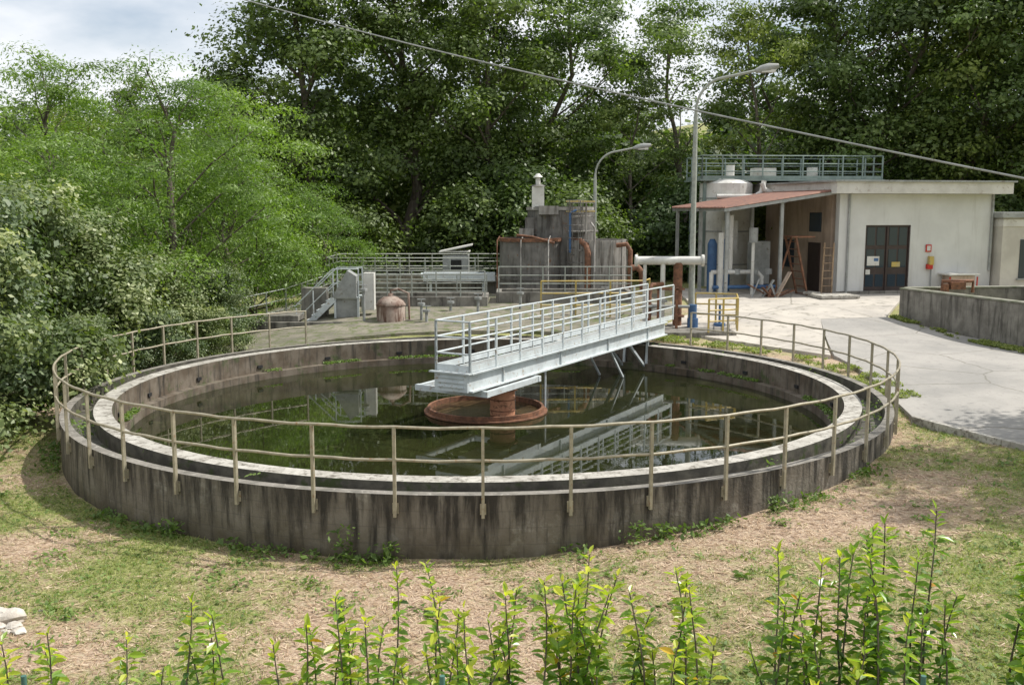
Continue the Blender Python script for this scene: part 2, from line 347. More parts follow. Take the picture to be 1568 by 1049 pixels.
def slab(name,poly,mat,top,thick=.12):
    bm=bmesh.new()
    vs=[bm.verts.new((x,y,0)) for x,y in poly];f=bm.faces.new(vs);bmesh.ops.triangulate(bm,faces=[f])
    for ax in (0,1):
        cs=[p[ax] for p in poly]
        for c in np.arange(math.floor(min(cs))+.5,max(cs),.5):
            co=[0,0,0];co[ax]=c+.013;no=[0,0,0];no[ax]=1
            bmesh.ops.bisect_plane(bm,geom=bm.verts[:]+bm.edges[:]+bm.faces[:],plane_co=co,plane_no=no)
    for v in bm.verts: v.co.z=float(gz(v.co.x,v.co.y))+top
    bmesh.ops.recalc_face_normals(bm,faces=bm.faces[:])
    e=bmesh.ops.extrude_face_region(bm,geom=bm.faces[:])
    for v in e['geom']:
        if isinstance(v,bmesh.types.BMVert): v.co.z-=thick+.2
    bmesh.ops.recalc_face_normals(bm,faces=bm.faces[:])
    me=bpy.data.meshes.new(name);bm.to_mesh(me);me.materials.append(mat)
    o=bpy.data.objects.new(name,me);bpy.context.scene.collection.objects.link(o);return o
slab('access_road',ROAD,M_road,.10);slab('yard_pavement',YARD,M_yard,.106)
arcp=[(TC[0]+9.25*math.cos(math.radians(q)),TC[1]+9.25*math.sin(math.radians(q))) for q in range(62,141,6)]
slab('works_pavement',[(6,36),(5,33)]+arcp+[(-9.6,31),(-9.2,41),(6,41)],M_grav,.09)
mb=MB()
for p,q in [((8.35,20.35),(13.1,12))]:
    n=14
    for i in range(n):
        a=np.array(p)+(np.array(q)-p)*i/n;b_=np.array(p)+(np.array(q)-p)*(i+.985)/n
        mb.beam((*a,float(gz(*a))+.06),(*b_,float(gz(*b_))+.06),.12,.2)
mb.obj('road_kerb',[M_rim],.01)
# ------------------------------------------------------------------ grass
rng=np.random.default_rng(3)
n=560000;x=rng.uniform(-13,14,n);y=8.3+13.5*rng.uniform(0,1,n)**1.15
ok=(np.hypot(x-TC[0],y-TC[1])>9.06)&~inpoly(x,y,ROAD)&(np.abs(x)<.56*y+.6);x=x[ok];y=y[ok]
gf=greenf(x,y)+rng.normal(size=len(x))*.10+(fbm(x*3,y*3,44,4)-.5)*1.0
kg=gf>.53
def blades(x,y,h,w,lean,rng):
    n=len(x);z=gzn(x,y)-.01;t=rng.uniform(0,6.28,n);h=h*(1+.4*rng.normal(size=n)).clip(.3,2.2)
    dx=rng.normal(size=n)*lean*h;dy=rng.normal(size=n)*lean*h
    V=np.empty((n,4,3));cx=np.cos(t)*w/2;cy=np.sin(t)*w/2
    V[:,0]=np.c_[x-cx,y-cy,z];V[:,1]=np.c_[x+cx,y+cy,z];V[:,2]=np.c_[x+dx+cx*.3,y+dy+cy*.3,z+h];V[:,3]=np.c_[x+dx-cx*.3,y+dy-cy*.3,z+h]
    return V.reshape(-1,3)
mb=MB();xx,yy=x[kg],y[kg]
mb.quads(blades(xx,yy,.04,.012,.9,rng),0,np.clip(rng.normal(size=len(xx))*.25+.5,0,1))
kb=kg&(rng.uniform(size=len(x))<.10)
C=np.c_[x[kb],y[kb],gzn(x[kb],y[kb])+.025];mb.quads(leafquads(C,.06,.5,rng,2),1,rng.uniform(.2,1,len(C)))
m_=2600;th=rng.uniform(math.radians(195),math.radians(330),m_);th=th[fbm(th*9,th*0+1,9)>.56];r_=9.05+np.abs(rng.normal(size=len(th)))*.18
wx=TC[0]+r_*np.cos(th);wy=TC[1]+r_*np.sin(th);C=np.c_[wx,wy,gzn(wx,wy)+rng.uniform(.02,.14,len(wx))]
mb.quads(leafquads(C,.09,.5,rng,1),1,rng.uniform(.1,.7,len(C)))
# a few taller weeds leaning on the wall
for a_,hh in ((-101,.55),(-97,.3),(-74,.35),(-71,.25),(-120,.3),(-58,.25)):
    kk=90;th=math.radians(a_)+rng.normal(size=kk)*.012;r_=9.08+np.abs(rng.normal(size=kk))*.10
    wx=TC[0]+r_*np.cos(th);wy=TC[1]+r_*np.sin(th);C=np.c_[wx,wy,gzn(wx,wy)+rng.uniform(0,1,kk)*hh];mb.quads(leafquads(C,.085,.5,rng,1),1,rng.uniform(.1,.8,kk))
for i in range(240):
    wx,wy=rng.uniform(-10,11),rng.uniform(9,19)
    if np.hypot(wx-TC[0],wy-TC[1])<9.2 or inpoly(np.array([wx]),np.array([wy]),ROAD)[0]: continue
    kk=int(rng.uniform(8,45));s=rng.uniform(.05,.2)
    C=np.c_[wx+rng.normal(size=kk)*s,wy+rng.normal(size=kk)*s,np.zeros(kk)];C[:,2]=gzn(C[:,0],C[:,1])+rng.uniform(.01,.07,kk)
    mb.quads(leafquads(C,.075,.5,rng,1.5),1,rng.uniform(.3,1,kk))
mb.obj('grass',[L_gra,L_weed])
ks=(~kg)&(rng.uniform(size=len(x))<.35);mb=MB();xs,ys=x[ks],y[ks]
C=np.c_[xs,ys,gzn(xs,ys)+.015];mb.quads(leafquads(C,.10,.10,rng,5),0,rng.uniform(0,1,len(C)))
mb.obj('dry_straw',[L_str])
# rubble
mb=MB()
for i in range(44):
    px,py=-6.42+rng.normal()*.27,11.72+rng.normal()*.15;s=rng.uniform(.03,.13) if i>5 else rng.uniform(.2,.3)
    if i<=5: px=-6.55+.11*(i-2.5)
    V=unit(rng.normal(size=(40,3)))*rng.uniform(.75,1.05,(40,1))*[s,s*.8,s*.5]
    bm=bmesh.new()
    for q in V: bm.verts.new(q)
    h=bmesh.ops.convex_hull(bm,input=bm.verts[:])
    lo=[v for v in bm.verts if not v.link_faces]
    bmesh.ops.delete(bm,geom=lo,context='VERTS');bm.verts.index_update();bm.verts.ensure_lookup_table()
    VV=np.array([v.co[:] for v in bm.verts])+[px,py,float(gzn(px,py))+s*.15];FF=[tuple(v.index for v in f.verts) for f in bm.faces]
    mb.add(VV,FF,0);bm.free()
mb.obj('rubble_pile',[surf('broken_plaster',(.60,.56,.50),(.40,.35,.29),5,bump=.8,bs=20)])
# ------------------------------------------------------------------ settling tank
c3=(TC[0],TC[1],0)
mb=MB()
mb.rev(c3,[(9.0,-.8),(9.0,1.0),(8.82,1.0),(8.82,.72),(8.38,.72),(8.38,1.02),(8.03,1.02),(8.03,.5),(7.8,.5),(7.8,-2.5),(.01,-2.5)],256,[0,6,2,2,2,1,3,3,3,3])
for i in range(22):
    a=-90+16.36*i+4
    mb.frame((TC[0],TC[1],0),a);mb.box((8.02,0,.66),(.06,.16,.08),4)
mb.frame((0,0,0))
th=rng.uniform(0,6.28,12000);th=th[fbm(np.cos(th)*7+9,np.sin(th)*7+9,4)>.52];r_=rng.uniform(7.8,8.02,len(th))
mb.quads(leafquads(np.c_[TC[0]+r_*np.cos(th),TC[1]+r_*np.sin(th),.51+rng.uniform(0,.06,len(th))],.06,.6,rng,1),5,rng.uniform(.2,1,len(th)))
th=rng.uniform(0,6.28,3500);th=th[fbm(np.cos(th)*9+3,np.sin(th)*9+3,6)>.6];r_=rng.uniform(8.4,8.8,len(th))
mb.quads(leafquads(np.c_[TC[0]+r_*np.cos(th),TC[1]+r_*np.sin(th),.73+rng.uniform(0,.3,len(th))],.07,.5,rng,1),5,rng.uniform(.2,1,len(th)))
mb.obj('circular_settling_tank',[M_wall,M_rim,M_gut,M_inn,M_black,L_weed,M_otop])
mb=MB();mb.rev(c3,[(.001,.32),(7.79,.32)],128,0)
mb.obj('water',[M_water])
mb=MB();RR=9.05
def rp(a,z): return (TC[0]+RR*math.cos(math.radians(a)),TC[1]+RR*math.sin(math.radians(a)),z)
A00=-88.2
for z in (2.0,1.52): mb.tube([rp(a,z+.008*math.sin(a*.9)) for a in np.arange(A00-8*18,A00+8*17+.1,2)],.023,0,6)
for i in range(-18,18):
    a=A00+8*i
    mb.frame((TC[0],TC[1],0),a+.15*math.sin(i*2.7));mb.box((RR,0,1.34),(.05,.045,1.32),0);mb.box((9.012,0,.80),(.02,.09,.16),0)
mb.frame((0,0,0));mb.obj('tank_guard_railing',[M_rail])
mb=MB();cr=(-.62,23.2)
mb.rev(cr,[(1.32,.1),(1.38,.1),(1.38,.46),(1.32,.46),(1.32,.1)],64,0)
mb.rev(cr,[(1.46,.36),(1.38,.36),(1.38,.33),(1.46,.33),(1.46,.36)],64,0)
mb.rev(cr,[(.001,.34),(1.32,.34)],48,1)
pc=(-.22,22.75)
mb.cyl(pc,.29,-2,.93,2,32);mb.cyl(pc,.36,.93,.97,0,32);mb.cyl(pc,.2,.97,1.2,0,24)
for z in (.45,.7): mb.rev(pc,[(.29,z),(.305,z),(.305,z+.02),(.29,z+.02)],32,0)
mb.obj('central_feed_drum',[M_rust,surf('brown_scum',(.05,.035,.018),(.09,.06,.03),3,rough=.15),surf('orange_rust',(.46,.21,.12),(.55,.28,.16),4,spots=(9,.52,.65,(.18,.09,.05)))])
# bridge
mb=MB();mb.frame((-.92,20.75,0),math.degrees(math.atan2(9.5,5.5)))
Lb=11.2;W=.82;z0,z1=1.22,1.62
mb.box((Lb/2,0,(z0+z1)/2),(Lb,.03,z1-z0-.0),0);mb.box((Lb/2,-.05,z0+.02),(Lb,.12,.03),0);mb.box((Lb/2,-.05,z1-.0),(Lb,.12,.03),0)
mb.box((Lb/2,W,(z0+z1)/2),(Lb,.03,z1-z0),0);mb.box((Lb/2,W/2,z1-.03),(Lb,W-.06,.03),1)
for i in range(10): mb.box((.4+i*1.15,W/2,z0+.1),(.06,W-.05,.08),0)
for i in range(4): mb.box((1.4+i*2.8,-.03,(z0+z1)/2),(.035,.05,z1-z0-.06),0)
mb.box((-.03,W/2,(z0+z1)/2),(.05,W+.02,z1-z0),0);mb.box((-.08,W/2,z1+.01),(.12,W+.2,.03),0)
for i in range(3): mb.box((-.07,W/2,z0+.1+i*.1),(.04,W*.8,.02),0)
for yy in (-.04,W+.0):
    mb.rail([(0,yy,z1+.02),(Lb+.6,yy,z1+.02)],1.08,(1,.68,.36),1.12,.022,0,toe=0)
mb.rail([(0,-.04,z1+.02),(0,W,z1+.02)],1.08,(1,.68,.36),1.1,.022,0,toe=0)
for q in (.45,2.75): mb.box((q,.72,z0-.09),(.12,1.9,.13),0)
for q in (-.16,1.6): mb.box((1.6,q,z0-.095),(2.17,.11,.12),0)
mb.box((1.6,.6,z0-.04),(1.0,.8,.06),0);mb.box((2.0,.5,z0-.10),(.8,.6,.08),0)
for yy in (.05,W-.05):
    mb.beam((Lb-2.6,yy,z0),(Lb-1.3,yy,.35),.07,.07,0);mb.beam((Lb-3.9,yy,z0),(Lb-3.0,yy,.35),.05,.05,0)
    mb.beam((Lb-1.3,yy,.35),(Lb-1.2,yy,z0),.07,.07,0)
for yy in (-.02,W+.02): mb.tube([(3.4,yy,z0-.0),(3.4,yy,-.5)],.03,0,6)
mb.frame((0,0,0));mb.obj('access_footbridge',[M_railb,M_grey])
# ------------------------------------------------------------------ lamps
def lamp(pts,rs,head,nm):
    mb=MB();mb.tube(pts,rs,0,12);p=Vector(pts[-1]);q=Vector(head);d=(q-p)
    mb.box((pts[0][0],pts[0][1],pts[0][2]+.04),(.4,.4,.08),0)
    mb.tube([p,p+d*.25,p+d*.6,p+d],[.06,.13,.15,.07],1,12)
    mb.box(p+d*.55+Vector((0,0,-.1)),(.45,.22,.08),2)
    mb.obj(nm,[M_grail,M_grey,M_white])
lx,ly=6.0,33.2
arc=[(lx,ly,float(gz(lx,ly))),(lx,ly,4.5),(lx,ly,8.0)]+[(lx+1.0-1.0*math.cos(a),ly,8.2+1.1*math.sin(a)) for a in np.linspace(.15,1.25,7)]+[(lx+1.9,ly,9.5)]
lamp(arc,[.11,.09,.07]+[.045]*8,(lx+2.65,ly,9.66),'street_lamp')
lx,ly=3.75,45.5
arc=[(lx,ly,float(gz(lx,ly))),(lx,ly,4),(lx,ly,6.4)]+[(lx+1.0-1.0*math.cos(a),ly,6.5+1.1*math.sin(a)) for a in np.linspace(.1,1.3,7)]+[(lx+1.7,ly,7.75)]
lamp(arc,[.11,.09,.07]+[.045]*8,(lx+2.5,ly,7.88),'street_lamp')
a=np.array([-8.05,31.1,11.3]);b2=np.array([8.2,16.2,5.57]);d=b2-a
mb=MB();mb.tube([a+d*s+[0,0,-.35*4*(s)*(1-s)*.5] for s in np.linspace(-1.2,1.5,50)],.02,0,6)
mb.obj('overhead_cable',[M_grey])
# ------------------------------------------------------------------ tall sludge tanks
mb=MB()
def lad(mb,x,y,z0,z1,m,cage=True):
    for sx in (-.22,.22): mb.tube([(x+sx,y,z0),(x+sx,y,z1)],.022,m,6)
    for z in np.arange(z0+.2,z1,.3): mb.tube([(x-.22,y,z),(x+.22,y,z)],.014,m,5)
    if cage:
        for z in np.arange(z0+1.2,z1+.1,.5): mb.tube([(x-.3,y,z)]+[(x-.35*math.cos(t),y-.6*math.sin(t),z) for t in np.linspace(.1,3.04,9)]+[(x+.3,y,z)],.014,m,5)
        for t in np.linspace(.5,2.6,4): mb.tube([(x-.35*math.cos(t),y-.6*math.sin(t),z0+1.2),(x-.35*math.cos(t),y-.6*math.sin(t),z1)],.012,m,5)
L_=(.75,41.2);R_=(3.5,41.4);U_=(2.05,42.4)
mb.rev(L_,[(1.25,.8),(1.25,3.74),(1.31,3.74),(1.31,3.88),(1.15,3.88),(1.15,3.0),(.01,3.0)],40,[0,1,1,1,0,0])
mb.rev(R_,[(1.25,.8),(1.25,3.8),(1.15,3.8),(1.15,3.2),(.01,3.2)],40,[2,2,2,0])
mb.rev(U_,[(1.4,.8),(1.4,5.15),(1.3,5.15),(1.3,4.5),(.01,4.5)],40,0)
mb.rev(U_,[(1.4,5.0),(1.45,5.0),(1.45,5.12),(1.4,5.12)],40,2)
for i in range(16):
    t_=i*math.pi/8+.1
    mb.box((R_[0]+1.26*math.cos(t_),R_[1]+1.26*math.sin(t_),2.3),(.05,.05,3.0),2,math.degrees(t_))
mb.box((1.1,41.9,4.35),(1.1,.9,.7),0);mb.cyl((1.15,41.9),.36,4.7,5.1,2,16)
mb.box((1.08,41.8,5.5),(.5,.5,.95),3);mb.cyl((1.08,41.8),.34,5.98,6.05,0,16,.2);mb.cyl((1.08,41.8),.1,6.0,6.35,3,12);mb.cyl((1.08,41.8),.2,6.35,6.5,3,14,.06)
mb.box((1.5,41.2,5.0),(.8,.5,.35),2);mb.box((.6,41.6,4.1),(.6,.5,.3),2)
lad(mb,2.55,40.6,1.2,5.4,0)
mb.tube([(3.05,40.1,1.2),(3.05,40.1,3.3),(3.0,40.25,3.6),(2.8,40.5,3.75),(2.5,40.9,3.8)],.13,1,12)
mb.tube([(4.2,40.2,3.6),(4.6,40.1,3.65),(4.75,40.1,3.4),(4.75,40.1,1.2)],.10,1,10)
mb.tube([(4.75,39.8,2.7),(5.0,39.8,2.75),(5.2,39.8,2.55),(5.25,39.8,1.8)],.14,1,10)
mb.tube([(.2,40.3,4.0),(.8,39.95,3.95),(1.7,40.0,3.7)],.05,1,8)
mb.tube([(3.3,40.0,1.0),(3.3,40.0,4.3),(3.2,40.6,4.5)],.045,2,6);mb.tube([(3.0,40.6,1.0),(3.0,40.6,5.3)],.035,2,6)
for z in (4.95,5.35,): mb.tube([(2.2,40.9,z),(3.4,41.2,z)],.025,4,6)
mb.rail([(2.4,40.95,4.2),(3.4,41.4,4.2)],1.1,(1,.5),.5,.02,2);mb.box((2.9,41.0,4.15),(1.2,.8,.05),2)
mb.tube([(2.35,40.5,3.3),(2.35,40.5,4.9),(2.6,40.5,5.0)],.05,5,8)
for xx_ in (-.6,.35,1.45): mb.tube([(xx_,39.85 if xx_>0 else 40.4,1.0),(xx_,39.85 if xx_>0 else 40.4,3.8),(xx_+.1,40.6,3.95)],.03,2 if xx_>0 else 1,6)
mb.rev(L_,[(1.25,2.2),(1.28,2.2),(1.28,2.28),(1.25,2.28)],40,0)
mb.obj('sludge_thickener_tower',[M_steel,M_rust,M_lsteel,M_white,M_yel,M_blue])
mb=MB()
mb.tube([(4.1,33,3.37),(6.35,33,3.37)],.14,0,14)
for x_ in (4.1,6.3): mb.tube([(x_-.03,33,3.37),(x_+.05,33,3.37)],.2,0,14)
mb.tube([(4.4,33,1),(4.4,33,3.3)],.06,0,8)
mb.tube([(5.0,33,1),(5.0,33,3.3)],.08,0,12);mb.tube([(5.5,33,1),(5.5,33,3.3)],.15,1,14)
mb.tube([(5.5,33,1.5),(5.5,33,1.56)],.24,1,14);mb.tube([(5.5,33,2.4),(5.5,33,2.46)],.24,1,14);mb.tube([(5.0,33,2.0),(5.0,33,2.06)],.17,2,14)
mb.cyl((5.95,32.6),.18,1.1,1.5,3,14);mb.cyl((5.95,32.6),.13,1.5,1.95,3,14);mb.cyl((4.7,32.5),.14,1.6,2.0,0,14)
mb.tube([(5.0,32.9,2.6),(4.6,32.7,2.6),(4.5,32.5,2.3),(4.5,32.5,1.2)],.07,1,8)
mb.tube([(4.2,32.4,1.9),(5.8,32.4,1.9)],.05,2,8)
for x_ in (4.75,5.35): mb.box((x_,32.2,1.7),(.08,.08,1.6),1)
mb.box((5.05,32.2,2.5),(.7,.08,.08),1)
mb.cyl((6.9,32.9),.2,1.1,1.3,3,14);mb.tube([(6.9,32.9,1.3),(6.9,32.9,1.9)],.04,3,8)
mb.obj('pipe_manifold',[M_white,M_rust,M_grey,M_blue],0)
mb=MB();mb.box((5.6,32.2,.95),(3.0,2.0,.5),0);mb.obj('bridge_landing',[M_dark],.02)
mb=MB()
mb.rail([(6.2,31.2,1.2),(7.2,31.6,1.2),(7.5,33.1,1.2),(6.2,33.5,1.2)],1.05,(1,.66,.33),.7,.028,0)
mb.rail([(1.0,34.2,1.35),(4.6,34.4,1.35),(4.9,35.4,1.35)],1.25,(1,.66,.33),1.1,.028,0)
mb.obj('yellow_safety_railing',[M_yel])
# ------------------------------------------------------------------ back-left works
mb=MB()
def shell(mb,x0,x1,y0,y1,z0,z1,t_,m):
    mb.box(((x0+x1)/2,y0+t_/2,(z0+z1)/2),(x1-x0,t_,z1-z0),m);mb.box(((x0+x1)/2,y1-t_/2,(z0+z1)/2),(x1-x0,t_,z1-z0),m)
    mb.box((x0+t_/2,(y0+y1)/2,(z0+z1)/2),(t_,y1-y0-2*t_-.004,z1-z0-.004),m);mb.box((x1-t_/2,(y0+y1)/2,(z0+z1)/2),(t_,y1-y0-2*t_-.004,z1-z0-.004),m)
shell(mb,-8,-.4,42,46,.8,2.0,.25,0);mb.box((-4.2,44,1.2),(7,3.4,.1),0)
mb.obj('aeration_basin',[M_dark],.02)
mb=MB();mb.rail([(-7.9,42.1,2.0),(-.5,42.1,2.0),(-.5,45.9,2.0),(-7.9,45.9,2.0),(-7.9,42.1,2.0)],1.0,(1,.66,.33),1.0,.022,0);mb.obj('basin_railing',[M_grail])
mb=MB();mb.box((-2.4,42.9,2.55),(1.1,.9,1.1),0);mb.box((-2.4,42.9,3.25),(1.2,1.0,.06),1)
V=[(-3.1,42.3,3.2),(-1.7,42.3,3.5),(-1.7,43.5,3.5),(-3.1,43.5,3.2),(-3.1,42.3,3.27),(-1.7,42.3,3.57),(-1.7,43.5,3.57),(-3.1,43.5,3.27)]
mb.add(V,[(0,3,2,1),(4,5,6,7),(0,1,5,4),(1,2,6,5),(2,3,7,6),(3,0,4,7)],1)
mb.box((-2.4,42.4,2.7),(.5,.02,.4),2);mb.box((-2.2,41.6,2.25),(3.0,.5,.35),3);mb.tube([(-3.8,41.6,2.3),(-.7,41.6,2.3)],.12,3,10)
for x_ in (-3.4,-1.2): mb.box((x_,41.6,1.5),(.1,.1,1.2),3)
mb.obj('screening_machine',[M_grey,M_white,M_black,M_railb],.01)
mb=MB();shell(mb,-5.6,-.9,36.6,38.6,.6,1.85,.22,0);mb.box((-3.2,37.6,1.3),(4.2,1.5,.05),1)
shell(mb,-.6,4.6,37.4,39.2,.6,1.95,.2,0)
mb.obj('distribution_channel',[M_dark,M_gut],.02)
mb=MB();mb.rail([(-5.5,36.7,1.85),(-1,36.7,1.85)],.95,(1,.66,.33),.9,.022,0);mb.rail([(-.5,37.5,1.95),(4.5,37.5,1.95)],.95,(1,.66,.33),.9,.022,0);mb.obj('channel_railing',[M_grail])
mb=MB();shell(mb,-8.9,-5.3,33.6,35.4,.4,1.25,.2,0);mb.box((-7.9,34.4,1.35),(1.2,1.2,.2),0);mb.box((-7.0,35.3,1.7),(.9,.4,1.2),0)
shell(mb,-2.6,1.2,33.4,34.6,.5,1.2,.16,0)
mb.obj('inlet_chamber',[M_dark],.02)
mb=MB()
mb.rev((-4.15,34),[(.5,.6),(.5,1.85),(.44,1.95),(.25,2.08),(.1,2.12),(.1,2.2),(.001,2.2)],28,0,True)
for z in (1.0,1.8): mb.rev((-4.15,34),[(.5,z),(.525,z),(.525,z+.04),(.5,z+.04)],28,0)
mb.tube([(-4.15,34,2.15),(-4.15,34,2.3),(-3.9,34,2.35),(-3.55,34,2.2),(-3.5,34,.8)],.04,0,8)
mb.obj('small_pressure_vessel',[surf('rusted_white_vessel',(.36,.29,.24),(.2,.13,.1),3,streak=5,streakc=(.1,.05,.03),sl=(.5,.62))])
mb=MB()
mb.box((-5.75,35,2.0),(.9,1.1,.06),0)
for i in range(8):
    mb.box((-6.35-.17*i,34.9,1.85-.17*i+.05),(.24,.9,.03),0)
for yy in (34.45,35.35):
    mb.beam((-6.2,yy,1.95),(-7.55,yy,.65),.03,.2,0)
    mb.tube([(-5.3,yy,3.0),(-6.2,yy,3.0),(-7.55,yy,1.7)],.022,0,6);mb.tube([(-5.3,yy,2.5),(-6.2,yy,2.5),(-7.55,yy,1.2)],.018,0,6)
    for xx_,zz in ((-5.32,2.0),(-6.2,2.0),(-6.9,1.25),(-7.5,.65)): mb.box((xx_,yy,zz+.5),(.035,.035,1.0),0)
mb.box((-5.75,34.6,1.4),(.8,.1,1.1),2)
for xx_ in (-5.35,-6.15):
    for yy in (34.5,35.5): mb.box((xx_,yy,1.3),(.07,.07,1.4),0)
V=[(-6.25,34.4,2.0),(-5.4,34.4,2.0),(-5.4,34.4,2.75),(-5.7,34.4,2.95),(-6.25,35.0,2.0),(-5.4,35.0,2.0),(-5.4,35.0,2.75),(-5.7,35.0,2.95)]
mb.add(V,[(0,1,2,3),(7,6,5,4),(0,4,5,1),(1,5,6,2),(2,6,7,3),(3,7,4,0)],2)
mb.box((-5.0,34.9,2.2),(.36,.4,1.3),1)
mb.obj('steel_stair_platform',[M_railb,M_white,M_grey])
mb=MB()
mb.rail([(-9.6,33,.9),(-8.2,36,1.1),(-7.2,39.5,1.4)],1.1,(1,.66,.33),1.2,.022,0);mb.rail([(-8,38.8,1.5),(-1.,39.2,1.5)],1.0,(1,.66,.33),1.1,.022,0)
mb.obj('walkway_railing',[M_grail])
mb=MB()
for x_,y_,h_ in ((-5.05,33.8,1.6),(-3.1,33.9,1.1),(-2.9,33.6,.9),(-1.2,35,1.2),(.3,36,1.3),(-2.2,35.6,1.0),(2.2,34.9,1.1),(3.3,35.2,1.4)):
    mb.tube([(x_,y_,.7),(x_,y_,.7+h_)],.05,0,8);mb.cyl((x_,y_),.13,.7+h_,.78+h_,0,12)
    mb.tube([(x_-.14,y_,.9+h_),(x_+.14,y_,.9+h_)],.02,0,6);mb.tube([(x_,y_,.7+h_),(x_,y_,.92+h_)],.02,0,6)
mb.tube([(-3.4,33.7,1.0),(-.3,33.9,1.05),(1,34.4,1.05)],.07,0,8)
mb.obj('valve_stands',[M_grey])
# ------------------------------------------------------------------ building
BO=(13.15,40.3,1.5);BA=11.5
mb=MB();mb.frame(BO,BA)
def wallx(x0,x1,y,z0,z1,t_,holes,m):
    xs=sorted(set([x0,x1]+[h[0] for h in holes]+[h[1] for h in holes]))
    for a_,b_ in zip(xs[:-1],xs[1:]):
        hs=[h for h in holes if h[0]<=a_+1e-6 and h[1]>=b_-1e-6]
        if not hs: mb.box(((a_+b_)/2,y,(z0+z1)/2),(b_-a_,t_,z1-z0),m)
        else:
            h=hs[0]
            if h[2]>z0+.01: mb.box(((a_+b_)/2,y,(z0+h[2])/2),(b_-a_,t_,h[2]-z0),m)
            mb.box(((a_+b_)/2,y,(h[3]+z1)/2),(b_-a_,t_,z1-h[3]),m)
H=4.15
wallx(0,7.0,.15,-.6,H,.3,[(1.2,3.22,0,2.9)],0)
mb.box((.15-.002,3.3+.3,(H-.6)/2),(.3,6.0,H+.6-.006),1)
mb.box((3.5,6.5,1.8),(6.6,.3,4.6),0);mb.box((6.85,3.3,1.8),(.296,6,4.6),0)
mb.box((3.45,3.2,H+.24),(7.9,7.6,.46),2);mb.box((3.45,3.2,H+.5),(8.1,7.8,.07),3)
mb.box((3.5,.0,.12),(7.0,.03,.24),4)
mb.box((2.21,.12,1.45),(2.0,.06,2.88),5)
for dx in (-.5,.5):
    for i in range(2):
        for j in range(3): mb.box((2.21+dx+(-.22+.44*i),.085,.65+.9*j),(.36,.02,.74 if j else .5),6)
for xx_ in (1.22,2.21,3.2): mb.box((xx_,.07,1.45),(.06,.06,2.88),5)
mb.box((2.21,.07,2.87),(2.02,.06,.07),5)
mb.box((1.62,.06,1.45),(.55,.01,.38),7);mb.box((1.75,.052,1.5),(.2,.006,.12),8);mb.box((2.65,.06,1.3),(.38,.01,.2),9);mb.box((1.4,.06,1.0),(.2,.01,.2),7)
mb.box((4.05,-.03,1.95),(.26,.03,.3),10);mb.box((4.05,-.05,1.95),(.16,.01,.2),7)
mb.box((4.15,-.08,1.45),(.2,.16,.35),9);mb.box((4.1,-.08,1.2),(.24,.14,.2),10);mb.tube([(4.2,-.06,1.3),(4.2,-.06,.1)],.025,3,6)
mb.box((5.25,-.4,.9),(1.4,.8,.06),7);mb.box((5.25,-.4,.45),(1.1,.6,.8),11);mb.tube([(4.65,-.7,.1),(4.65,-.7,.8)],.03,10,6);mb.tube([(5.9,-.7,.1),(5.9,-.7,.8)],.03,10,6)
mb.tube([(.4,-.05,0),(.4,-.05,H)],.05,3,8);mb.tube([(6.9,-.06,1.0),(6.9,-.06,H)],.05,3,8)
mb.box((-.02,1.9,1.1),(.05,1.0,2.1),5);mb.box((-.02,4.3,1.6),(.05,1.2,1.2),6);mb.box((-.01,1.9,3.0),(.04,1.0,.8),6)
mb.box((10.6,1.6,1.3),(7.0,4.2,3.8),12);mb.box((10.6,1.6,3.3),(7.3,4.5,.22),3);mb.box((10.6,1.6,2.98),(7.05,4.26,.3),2)
mb.box((8.7,-.515,1.5),(1.5,.04,1.6),6);mb.box((8.7,-.53,1.5),(.05,.05,1.6),5);mb.box((8.7,-.54,.66),(1.7,.14,.06),3);mb.box((11.5,-.515,1.5),(1.5,.04,1.6),6)
M_ann=surf('annex_plaster',(.54,.51,.45),(.45,.42,.37),1.2,bump=.1)
mb.obj('pump_house',[M_bld,M_tan,M_fas,M_grey,M_dark,M_door,M_glass,M_white,M_blue,M_yel,M_red,M_tan,M_ann],.008)
mb=MB();mb.frame(BO,BA)
n=84;ys=np.linspace(-.2,5.6,n);V=[];F=[]
for i,y_ in enumerate(ys):
    o_=.035*(1 if i%2 else -1)
    V+=[(-.05,y_,4.35+o_),(-5.0,y_,3.62+o_)]
for i in range(n-1): F.append((2*i,2*i+2,2*i+3,2*i+1))
mb.add(V,F,0);V=np.array(V)-[0,0,.012];mb.add(V,[f[::-1] for f in F],0)
for x_,z_ in ((-4.8,3.52),(-2.5,3.86)):
    mb.box((x_,2.7,z_),(.12,5.8,.12),1)
    for y_ in (0,2.7,5.4): mb.box((x_,y_,(z_-.06)/2-.25),(.12,.12,z_-.06+.5),1)
for y_ in (-.15,2.7,5.5): mb.beam((0,y_,4.24),(-5,y_,3.5),.07,.12,1)
mb.obj('corrugated_canopy',[M_can,M_grey])
mb=MB();mb.frame(BO,BA)
for dx in (0,.45): mb.beam((-.5-dx,-.5,-.1),(-.2-dx*.9,-.02,2.2),.06,.04,0)
for i in range(7): mb.beam((-.48+.035*i,-.45+.06*i,.2+.3*i),(-.92+.035*i,-.45+.06*i,.2+.3*i),.04,.03,0)
mb.obj('wooden_ladder',[surf('weathered_wood',(.34,.24,.15),(.22,.15,.09),5)])
mb=MB();mb.frame(BO,BA)
for yy in (-.1,.8):
    mb.beam((-1.3,yy,.0),(-1.9,yy,2.4),.06,.1,0)
for i in range(8): mb.beam((-1.32-.075*i,-.1,.15+.3*i),(-1.32-.075*i,.8,.15+.3*i),.1,.03,0)
mb.beam((-1.9,.3,2.4),(-2.6,.3,0),.06,.06,0);mb.box((-1.6,.35,2.45),(1.0,1.0,.06),0)
mb.obj('rusty_step_ladder',[M_rust])
mb=MB();mb.frame(BO,BA)
